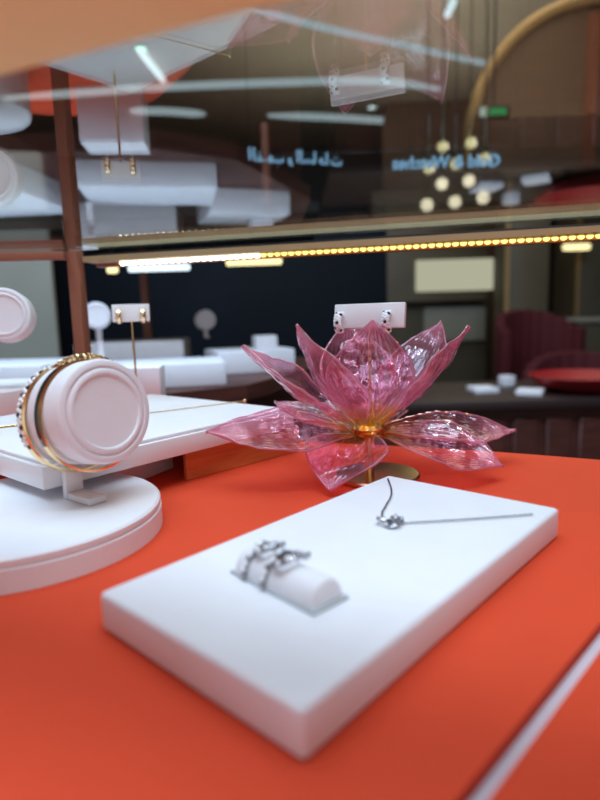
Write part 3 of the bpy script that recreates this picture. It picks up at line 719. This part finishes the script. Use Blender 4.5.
def armchair(x, y, rz, label, top=0.80):
    t = thing('armchair', label, 'chair', (x, y, 0), 'red velvet armchairs in the shop')
    R = Matrix.Translation((x, y, 0)) @ Matrix.Rotation(rz, 4, 'Z')
    part('seat', B().box((0, 0, 0.42), (0.56, 0.54, 0.14), 0, 0.04, 3, R), 'chair_red', t)
    bk = B(); pts = [(-0.30 * math.cos(math.radians(q)), 0.05 + 0.26 * math.sin(math.radians(q)), 0) for q in range(0, 181, 15)]
    for (q0, q1) in zip(pts, pts[1:]):
        c = ((q0[0] + q1[0]) / 2, (q0[1] + q1[1]) / 2); an = math.atan2(q1[1] - q0[1], q1[0] - q0[0]); ln = math.dist(q0[:2], q1[:2])
        hh = top - 0.52 + 0.16 * max(0, (c[1] - 0.05) / 0.26) ** 0.8
        bk.box((c[0], c[1], 0.36 + hh / 2), (ln + 0.03, 0.07, hh), an, 0.02, 2, R)
    part('backrest', bk, 'chair_red', t)
    for sx in (-0.22, 0.22):
        for sy in (-0.2, 0.2):
            part('leg', B().tube([R @ Vector((sx, sy, 0.001)), R @ Vector((sx * 0.92, sy * 0.92, 0.36))], [0.013, 0.02], 10), 'dark_metal', t)
armchair(1.66, 3.76, 0.3, 'dark red velvet armchair in front of the wide beige column', 1.12)
armchair(1.52, 2.92, -0.1, 'dark red velvet armchair just behind the maroon counter', 0.88)
# shop counter in white beyond the chairs
wc = thing('white_counter', 'pale counter with a lamp glow behind the red armchairs', 'counter', (2.4, 4.85, 0))
part('counter_body', B().box((2.5, 4.85, 0.5), (1.0, 0.4, 0.998), 0, 0.01), 'column', wc)
part('counter_top', B().box((2.5, 4.85, 1.02), (1.06, 0.46, 0.038), 0, 0.006), 'cream_wall', wc)
led_strip(563, 590, 247, 4.9, 'led_warm', 'small warm lamp hanging in front of the wide beige column', 0.05, CEIL)

# arch on the back wall
AY = 4.2; ac = aty(598, 138, AY); AR = 0.90; AZ = 2.09
ar = thing('wall_arch', 'golden brown arch rising behind the beige columns', 'arch', (ac.x, AY, 0))
arc = [(ac.x + AR * math.cos(math.radians(q)), ac.z + AR * math.sin(math.radians(q))) for q in range(0, 181, 6)]
bmh = B(); Rm = Matrix(((1, 0, 0, 0), (0, 0, 1, AY), (0, 1, 0, 0), (0, 0, 0, 1)))
bmh.prism([(ac.x + AR, AZ)] + arc + [(ac.x - AR, AZ)], 0.03, 0.10, Rm); part('arch_panel', bmh, 'arch_in', ar, False)
part('arch_beam', B().box((ac.x, AY + 0.05, AZ - 0.001), (2 * AR + 0.3, 0.14, 0.018)), 'arch_in', ar, False)
tb = [Vector((x, AY, z)) for x, z in [(ac.x - AR, AZ + 0.04)] + list(reversed(arc)) + [(ac.x + AR, AZ + 0.04)]]
part('archivolt', B().tube(tb, 0.04, 8), 'arch', ar)
part('arch_mullion', B().box((ac.x - 0.06, AY, (AZ + ac.z + AR - 0.1) / 2), (0.06, 0.06, ac.z + AR - 0.1 - AZ)), 'copper', ar, False)
# second, lower brown dome
ad = aty(447, 130, 6.6); ar2 = thing('wall_arch', 'low dark brown arch behind the pendant lamps', 'arch', (ad.x, 6.6, 0)); A2 = 0.70
arc2 = [(ad.x + A2 * math.cos(math.radians(q)), ad.z + 0.0 + A2 * math.sin(math.radians(q))) for q in range(0, 181, 8)]
bmh = B(); Rm2 = Matrix(((1, 0, 0, 0), (0, 0, 1, 6.6), (0, 1, 0, 0), (0, 0, 0, 1)))
bmh.prism([(ad.x + A2, 0.001)] + arc2 + [(ad.x - A2, 0.001)], 0.03, 0.10, Rm2); part('arch_panel', bmh, 'arch_in', ar2, False)

# copper pole in the shop
pp = aty(267, 200, 2.95); pt = aty(267, 124, 2.95).z
solo('copper_pole', B().tube([(pp.x, 2.95, 0.0), (pp.x, 2.95, pt)], 0.02, 12), 'copper', 'thin copper pole standing in the shop behind the glass roof', 'pole')

# ceiling lamps
def cove(pts, w0, label):
    P = catmull([onz(x, y, CEIL - Z0 - 0.012) for x, y in pts], 8)
    n = len(P); bm = bmesh.new(); La = []; Ra = []
    for i, p in enumerate(P):
        t = (P[min(i + 1, n - 1)] - P[max(i - 1, 0)]).normalized(); s_ = Vector((-t.y, t.x, 0)); u = i / (n - 1)
        w = w0 * (min(1, 6 * u + 0.25) * min(1, 6 * (1 - u) + 0.25)) ** 0.7
        La.append(p + s_ * w / 2); Ra.append(p - s_ * w / 2)
    b = B(); vs = []
    for z in (0.0, 0.011):
        vs.append(([b.bm.verts.new(q + Vector((0, 0, z))) for q in La], [b.bm.verts.new(q + Vector((0, 0, z))) for q in Ra]))
    (l0, r0_), (l1, r1_) = vs
    for i in range(n - 1):
        b.bm.faces.new((l0[i], l0[i + 1], r0_[i + 1], r0_[i])); b.bm.faces.new((l1[i], r1_[i], r1_[i + 1], l1[i + 1]))
        b.bm.faces.new((l0[i], l1[i], l1[i + 1], l0[i + 1])); b.bm.faces.new((r0_[i], r0_[i + 1], r1_[i + 1], r1_[i]))
    b.bm.faces.new((l0[0], r0_[0], r1_[0], l1[0])); b.bm.faces.new((l0[-1], l1[-1], r1_[-1], r0_[-1]))
    bm.free()
    solo('ceiling_light', b, 'cove', label, 'ceiling light', 'long pale ceiling lights')
cove([(245, 8), (330, 30), (400, 45), (470, 61), (532, 73)], 0.085, 'long slanting pale blue ceiling light crossing the mirrored flower')
cove([(5, 99), (90, 93), (160, 88), (290, 83), (380, 82), (440, 90)], 0.16, 'longest level pale blue ceiling light behind the mirrored card')
cove([(268, 116), (330, 118), (400, 122), (470, 124), (532, 126)], 0.20, 'level pale blue ceiling light above the sign lettering')
cove([(130, 112), (165, 112), (205, 115)], 0.20, 'short pale ceiling light near the mirrored white plinth')
def spot(px, py, r, mat, label, dx=0.0, dy=0.0):
    c = onz(px, py, CEIL - Z0 - 0.02); t = thing('ceiling_spot', label, 'spotlight', (c.x, c.y, CEIL - 0.001))
    part('housing', B().lathe([(0, 0.001), (r * 1.25, 0.001), (r * 1.25, -0.012), (r, -0.014)], 24, Matrix.Translation((c.x, c.y, CEIL - 0.001))), 'dark_metal', t)
    part('lens', B().lathe([(0, -0.0145), (r, -0.014), (r * 0.8, -0.020), (0, -0.024)], 24, Matrix.Translation((c.x, c.y, CEIL - 0.001))), mat, t)
    if dx or dy:
        e = onz(px + dx, py + dy, CEIL - Z0 - 0.02)
        part('tube_lamp', B().tube([c + Vector((0, 0, -0.02)), e + Vector((0, 0, -0.02))], 0.028, 10), 'spot', t)
spot(141, 50, 0.045, 'spot_green', 'bright greenish ceiling spot with a tube lamp beside it', 22, 28)
spot(372, 108, 0.05, 'spot', 'small round ceiling spot beside the mirrored card')
spot(432, 107, 0.07, 'spot', 'larger round ceiling spot near the green exit sign')
spot(507, 56, 0.02, 'spot', 'short tube lamp on the ceiling near the golden arch', 12, -19)
spot(447, 12, 0.02, 'spot', 'short tube lamp on the ceiling above the mirrored flower', 8, -16)

# pendant chandelier
CY = 3.5
ch = thing('pendant_chandelier', 'chandelier of ten hanging glass tubes with glowing ends', 'chandelier', (aty(455, 170, CY).x, CY, CEIL))
pc = [aty(x, y, CY + dy) for x, y, dy in ((443, 147, .3), (471, 143, .3), (429, 168, .1), (456, 164, .1), (485, 159, .1), (442, 184, -.1), (469, 181, -.1), (427, 205, -.3), (455, 202, -.3), (483, 198, -.3))]
part('ceiling_plate', B().box((ch.location.x, CY, CEIL - 0.013), (0.75, 0.8, 0.024), 0, 0.004), 'ceiling', ch)
for p in pc:
    part('wire', B().tube([p + Vector((0, 0, 0.30)), (p.x, p.y, CEIL - 0.025)], 0.002, 6), 'dark_metal', ch)
    part('tube', B().tube([p + Vector((0, 0, 0.01)), p + Vector((0, 0, 0.30))], 0.024, 12), 'tube', ch)
    part('bulb', B().ball(p, 0.034, 12, 8), 'bulb', ch)

# exit sign
xe = aty(494, 112, 3.95)
ex = thing('exit_sign', 'small glowing green and white exit sign hanging from the ceiling', 'sign', (xe.x, 3.95, xe.z))
part('housing', B().box((xe.x, 3.96, xe.z), (0.205, 0.03, 0.08), 0, 0.005), 'dark_metal', ex)
part('pictogram', B().box((xe.x - 0.067, 3.943, xe.z), (0.047, 0.006, 0.06)), 'exit_white', ex, False)
for k in range(4): part('letter_block', B().box((xe.x - 0.016 + 0.028 * k, 3.943, xe.z), (0.019, 0.006, 0.044)), 'exit', ex, False)
part('hanger', B().tube([(xe.x, 3.96, xe.z + 0.04), (xe.x, 3.96, CEIL - 0.001)], 0.008, 8), 'dark_metal', ex)

# illuminated sign, seen from behind: Gold & Watches, with the same words in Arabic
SY = 1.3
sg = thing('shop_sign', 'glowing blue sign lettering in English and Arabic, seen from behind', 'sign', (aty(375, 160, SY).x, SY, aty(375, 160, SY).z))
e_r, e_l = aty(500, 166, SY), aty(393, 171, SY)
cu = bpy.data.curves.new('lettering', 'FONT'); cu.body = 'Gold & Watches'; cu.size = 0.12; cu.extrude = 0.004; cu.offset = 0.0025; cu.align_x = 'LEFT'; cu.space_character = 1.0
tx = link('lettering', cu, sg); cu.materials.append(M['sign_blue'])
bpy.context.view_layer.update()
tm = bpy.data.meshes.new_from_object(tx.evaluated_get(bpy.context.evaluated_depsgraph_get()))
bpy.data.objects.remove(tx); tx = link('lettering', tm, sg)
if not tm.materials: tm.materials.append(M['sign_blue'])
xs = [v.co.x for v in tm.vertices]; wd = max(xs) - min(xs); k = (e_r - e_l).length / wd
tx.rotation_euler = (math.radians(90), 0, math.radians(180)); tx.scale = (k, k, 1); tx.location = e_r - sg.location
# Arabic lettering drawn as strokes on a unit grid (x to the right as read from the front, y up)
def strokes():
    S_ = []; A = S_.append
    # al-dhahab
    A([(13.6, 0), (13.6, 2.2)]); A([(13.0, 2.2), (13.0, 0.1), (12.4, 0)]); A([(12.4, 0), (12.0, 0), (12.3, 0.9), (12.2, 0.2), (11.6, 0)]); A([(12.2, 1.5), (12.3, 1.5)])
    A([(11.2, 0), (10.8, 0.05), (10.4, 0.5), (10.7, 0.8), (11.0, 0.4), (10.5, -0.2), (10.2, 0)]); A([(10.2, 0), (9.2, 0), (9.0, 0.1), (8.95, 0.5)]); A([(9.6, -0.5), (9.7, -0.5)])
    # wa
    A([(8.2, 0.2), (8.0, 0.6), (7.7, 0.3), (8.1, 0.1), (8.1, -0.3), (7.6, -0.6)])
    # al-sa'at
    A([(6.9, 0), (6.9, 2.2)]); A([(6.4, 2.2), (6.4, 0.1), (5.9, 0)]); A([(6.0, 0), (5.8, 0.5), (5.65, 0), (5.4, 0.5), (5.2, 0), (5.0, 0.5), (4.8, 0)]); A([(4.5, 2.0), (4.5, 0), (4.9, 0)])
    A([(3.3, 0.7), (3.7, 0.8), (3.9, 0.4), (3.4, 0), (2.9, 0)]); A([(2.8, 2.0), (2.8, 0), (3.2, 0)]); A([(2.2, 0.6), (2.1, 0.05), (1.6, -0.1), (0.9, 0), (0.8, 0.6)]); A([(1.3, 1.1), (1.4, 1.1)]); A([(1.65, 1.1), (1.75, 1.1)])
    return S_
a_r, a_l = aty(347, 165, SY), aty(250, 160, SY); ux = (a_r - a_l) / 13.6
ab = B()
for st in strokes():
    # seen from behind the first (rightmost) letter stands on the left
    pts = [a_r - ux * x + Vector((0, 0, 1)) * y * 0.0115 for x, y in st]
    ab.tube(pts, 0.0028, 6)
part('arabic_lettering', ab, 'sign_blue', sg)
for x in (a_l.x, e_r.x - 0.03): part('hanger', B().tube([(x, SY, e_r.z + 0.036), (x, SY, CEIL - 0.001)], 0.0006, 6), 'dark_metal', sg)
part('rail', B().tube([(a_l.x, SY, e_r.z + 0.036), (e_r.x, SY, e_r.z + 0.036)], 0.001, 6), 'dark_metal', sg)
